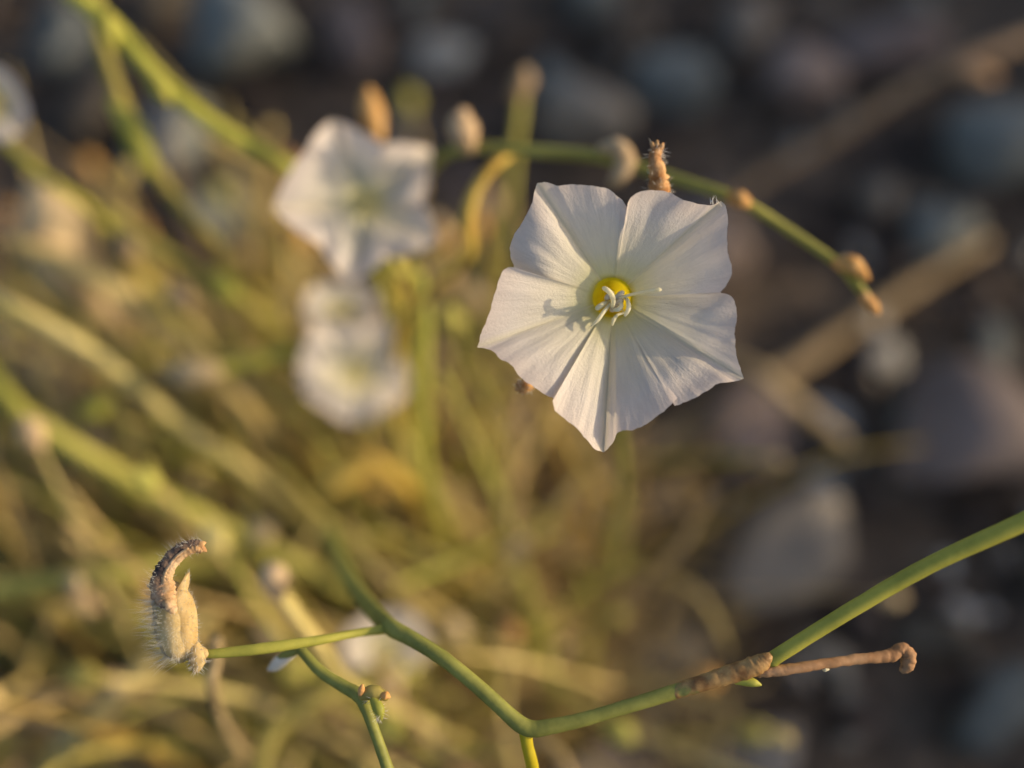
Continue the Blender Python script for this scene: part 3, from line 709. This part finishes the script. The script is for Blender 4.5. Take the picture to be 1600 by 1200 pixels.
wild('upright_stem', 'yellow green stem rising straight beside the close pair',
     [(655, 430, 16.8, 22), (664, 500, 16.8, 30), (660, 600, 17.5, 36), (662, 720, 18.6, 34), (690, 820, 20.5, 32)], 'yellowgreen', cat='plant stem')
wild('thick_stem', 'thick green stem slanting up from the crown of the plant',
     [(-60, 560, 18, 40), (30, 640, 18, 42), (120, 700, 18.2, 46), (250, 775, 18.8, 48), (380, 840, 19.4, 44), (500, 900, 20, 40), (600, 960, 21, 36)], 'olive', cat='plant stem')
wild('straw_stem', 'long straw stem slanting over the dark gap below the buff leaf',
     [(-40, 450, 17.2, 36), (60, 500, 17.3, 38), (170, 570, 17.6, 38), (290, 670, 18.4, 34), (420, 760, 19.6, 30), (520, 860, 21.2, 28)], 'straw', cat='plant stem')
wild('dim_stem', 'dim leafless stem crossing the darkest stones',
     [(2100, -130, 23.5, 32), (1850, -50, 23.5, 34), (1680, 20, 23.5, 36), (1600, 62, 23.5, 36), (1500, 100, 23.6, 36), (1400, 150, 24, 34), (1300, 215, 24.8, 32), (1180, 285, 25.6, 30), (1080, 370, 26.8, 30)], 'tan',
     extras=[('bud', [(1490, 106, 23.5, 22), (1530, 116, 23.4, 34), (1556, 122, 23.5, 12)], 'tan')], cat='plant stem')
wild('fallen_stalk', 'broad brown fallen stalk lying under the open flower',
     [(1540, 380, 27.5, 30), (1400, 465, 26.6, 42), (1260, 560, 25.7, 46), (1120, 640, 24.9, 48), (1000, 710, 24.3, 48), (880, 790, 23.6, 44), (760, 870, 23.2, 40)], 'tan', cat='stalk')
wild('fallen_stalk', 'thin brown fallen stalk against the pale oval pebble',
     [(1320, 690, 23.5, 30), (1230, 620, 23.3, 40), (1180, 580, 23.4, 36), (1100, 560, 24, 28)], 'tan', cat='stalk')
wild('curled_leaf', 'golden curled leaf below the close pair of flowers',
     [(500, 770, 18.8, 26), (540, 745, 18.8, 50), (580, 730, 19, 46), (640, 770, 20.2, 30)], 'golden', cat='leaf')
wild('bent_stem', 'olive bent stem under the capsule branch',
     [(395, 1290, 17, 60), (410, 1180, 17.2, 58), (440, 1130, 17.4, 56), (510, 1085, 17.6, 50), (570, 1060, 18, 44), (640, 1030, 19.5, 40)], 'olive', cat='plant stem')
wild('leaning_stem', 'straw stem leaning behind the capsule branch',
     [(425, 905, 14.8, 40), (460, 960, 15, 30), (500, 1010, 15.4, 26), (560, 1080, 16.5, 24), (700, 1150, 19.5, 24)], 'straw',
     extras=[('bud', [(432, 925, 14.7, 34), (428, 900, 14.7, 52), (420, 885, 14.8, 20)], 'buff_bud')], cat='plant stem')
wild('straw_stem', 'pale straw stem slanting between buff leaf and yellow branch',
     [(20, 380, 18.4, 40), (120, 420, 18.4, 46), (220, 480, 18.8, 50), (320, 570, 19.6, 40), (430, 690, 21, 34)], 'straw', cat='plant stem')
wild('olive_stem', 'olive stem slanting past the buff leaf to the close pair',
     [(170, 330, 18.6, 30), (260, 400, 18.6, 40), (350, 450, 19, 40), (440, 520, 20, 34), (540, 640, 22, 30)], 'olive',
     extras=[('bud', [(330, 430, 18.4, 20), (352, 450, 18.3, 46), (372, 468, 18.4, 18)], 'yellowgreen')], cat='plant stem')
wild('green_stem', 'yellow green stem with a rounded bud in the tangle under the straw stem',
     [(-30, 560, 17.6, 36), (30, 640, 17.8, 44), (90, 690, 18.2, 44), (200, 760, 19.2, 40), (330, 850, 21, 34)], 'yellowgreen', cat='plant stem',
     extras=[('bud', [(130, 650, 18.2, 20), (152, 636, 18.1, 44), (168, 626, 18.2, 18)], 'yellowgreen')])
wild('straw_stem', 'broad straw stem lying below the hairy capsule',
     [(330, 960, 18.2, 40), (250, 1020, 18, 56), (170, 1100, 18, 60), (90, 1180, 18.4, 54), (20, 1290, 19.5, 44)], 'straw', cat='plant stem')
wild('straw_stem', 'olive straw stem beyond the hairy capsule tip',
     [(-60, 930, 18, 44), (60, 910, 18, 50), (180, 895, 18.2, 50), (300, 880, 19, 44), (460, 900, 21, 36)], 'olive', cat='plant stem')
wild('pale_stub', 'short pale stub hanging below the capsule',
     [(338, 1000, 13.6, 24), (335, 1040, 13.8, 24), (332, 1070, 14, 22), (360, 1150, 16, 20)], 'tan', cat='stem')

# ------------------------------------------------------------------ the dry tuft: many thin stems
rt = random.Random(29)
def tuft(n):
    c = 0
    groups = {'straw': ('straw_stem', 'thin straw coloured dry stem in the tangled tuft', 'straw stems of the tuft'),
              'olive': ('olive_stem', 'thin olive green stem in the tangled tuft', 'olive stems of the tuft'),
              'tan': ('brown_stem', 'thin brown dead stem in the tangled tuft', 'brown stems of the tuft'),
              'yellowgreen': ('green_stem', 'thin yellow green stem in the tangled tuft', 'yellow green stems of the tuft'),
              'golden': ('golden_stem', 'thin golden stem in the tangled tuft', 'golden stems of the tuft')}
    while c < n:
        # root on the ground inside the tuft, tip leaning up and to the left of the picture
        u = rt.random()
        if u < .45: px, py = rt.gauss(400, 260), rt.gauss(860, 200)
        elif u < .75: px, py = rt.gauss(740, 170), rt.gauss(1000, 150)
        else: px, py = rt.uniform(-100, 900), rt.uniform(950, 1350)
        if px > 1020 or px < -200 or py > 1400 or py < 480: continue
        if px > 600 and py < 680: continue
        g = G(px, py)
        L = rt.uniform(3, 9.5) if py > 850 else rt.uniform(2.5, 8)
        lean = rt.gauss(2.45, .55) if rt.random() < .75 else rt.uniform(0, 6.28)
        out = rt.uniform(.45, .9)
        d = Vector((math.cos(lean) * out, math.sin(lean) * out * .9, math.sqrt(max(.12, 1 - out * out)))).normalized()
        side = d.cross(Vector((0, 0, 1))).normalized()
        bend = rt.gauss(0, .12) * L; sag = -rt.uniform(.02, .14) * L
        pts = [g, g + d * L * .35 + side * bend * .6, g + d * L * .7 + side * bend, g + d * L + side * bend * .8 + Vector((0, 0, sag))]
        if min(p.z for p in pts[1:]) < .15: continue
        # keep clear of the sharp plane of the open flower
        if min((p - CAM).dot(FWD) for p in pts) < 14.6: continue
        r = rt.uniform(.035, .085)
        k = rt.choices(('straw', 'olive', 'tan', 'yellowgreen', 'golden'), (5.5, 3.6, 2.2, 1.2, 1.1))[0]
        nm, lab, gr = groups[k]
        budded = rt.random() < .4
        lw = 'short' if L < 4.2 else ('long' if L > 6.5 else 'middling')
        cw = 'curved' if abs(bend) > .12 * L else 'straight'
        bm_ = rt.choice(('buff_bud', 'buff_bud', 'straw', 'orange_bud', 'olive'))
        bw = {'buff_bud': 'buff', 'straw': 'straw', 'orange_bud': 'orange', 'olive': 'olive'}[bm_]
        lab = f"{lw} {cw} {lab}, " + (f'tipped with a {bw} bud' if budded else 'without a bud')
        gr = f"{lw} {cw} {gr}" + (f' with {bw} buds' if budded else '')
        if budded:
            t = thing(nm, g, lab, 'plant stem', gr)
            build('stem', tube(pts, [r, r, r * .9, r * .7], 6, 4, .1, c), M[k], t)
            e = pts[-1]; dd = (pts[-1] - pts[-2]).normalized()
            s = rt.uniform(.10, .22)
            build('bud', tube([e - dd * s * .3, e + dd * s * .6, e + dd * s * 1.6, e + dd * s * 2.2], [s * .5, s, s * .8, s * .25], 8, 3, .25, c), M[bm_], t)
        else:
            o = build(nm, tube(pts, [r, r, r * .9, r * .5], 6, 4, .1, c), M[k], None, True, g)
            tag(o, lab, 'plant stem', gr)
        c += 1
tuft(500)
# chaff and broken bits on the ground under the tuft
def litter():
    V, F = [], []
    for i in range(2600):
        px, py = (rt.gauss(380, 260), rt.gauss(900, 220)) if rt.random() < .55 else (rt.gauss(740, 230), rt.gauss(1010, 170))
        if py < 500 or px > 1150: continue
        g = G(px, py); g.z = rt.uniform(.1, 1.2)
        a = rt.uniform(0, 6.28); L = rt.uniform(.4, 1.8)
        d = Vector((math.cos(a), math.sin(a), rt.uniform(-.25, .5))) * L * .5
        r = rt.uniform(.02, .06)
        v, f = tube([g - d, g + Vector((0, 0, .08 * L)), g + d], [r * .6, r, r * .5], 5, 2)
        for q in v: q.z = max(q.z, .02)
        o = len(V); V += v; F += [tuple(k + o for k in ff) for ff in f]
    return V, F
lt = build('dry_litter', litter(), M['straw'], None)
tag(lt, 'straw coloured chaff and broken stalks under the tuft', None, None, 'stuff')
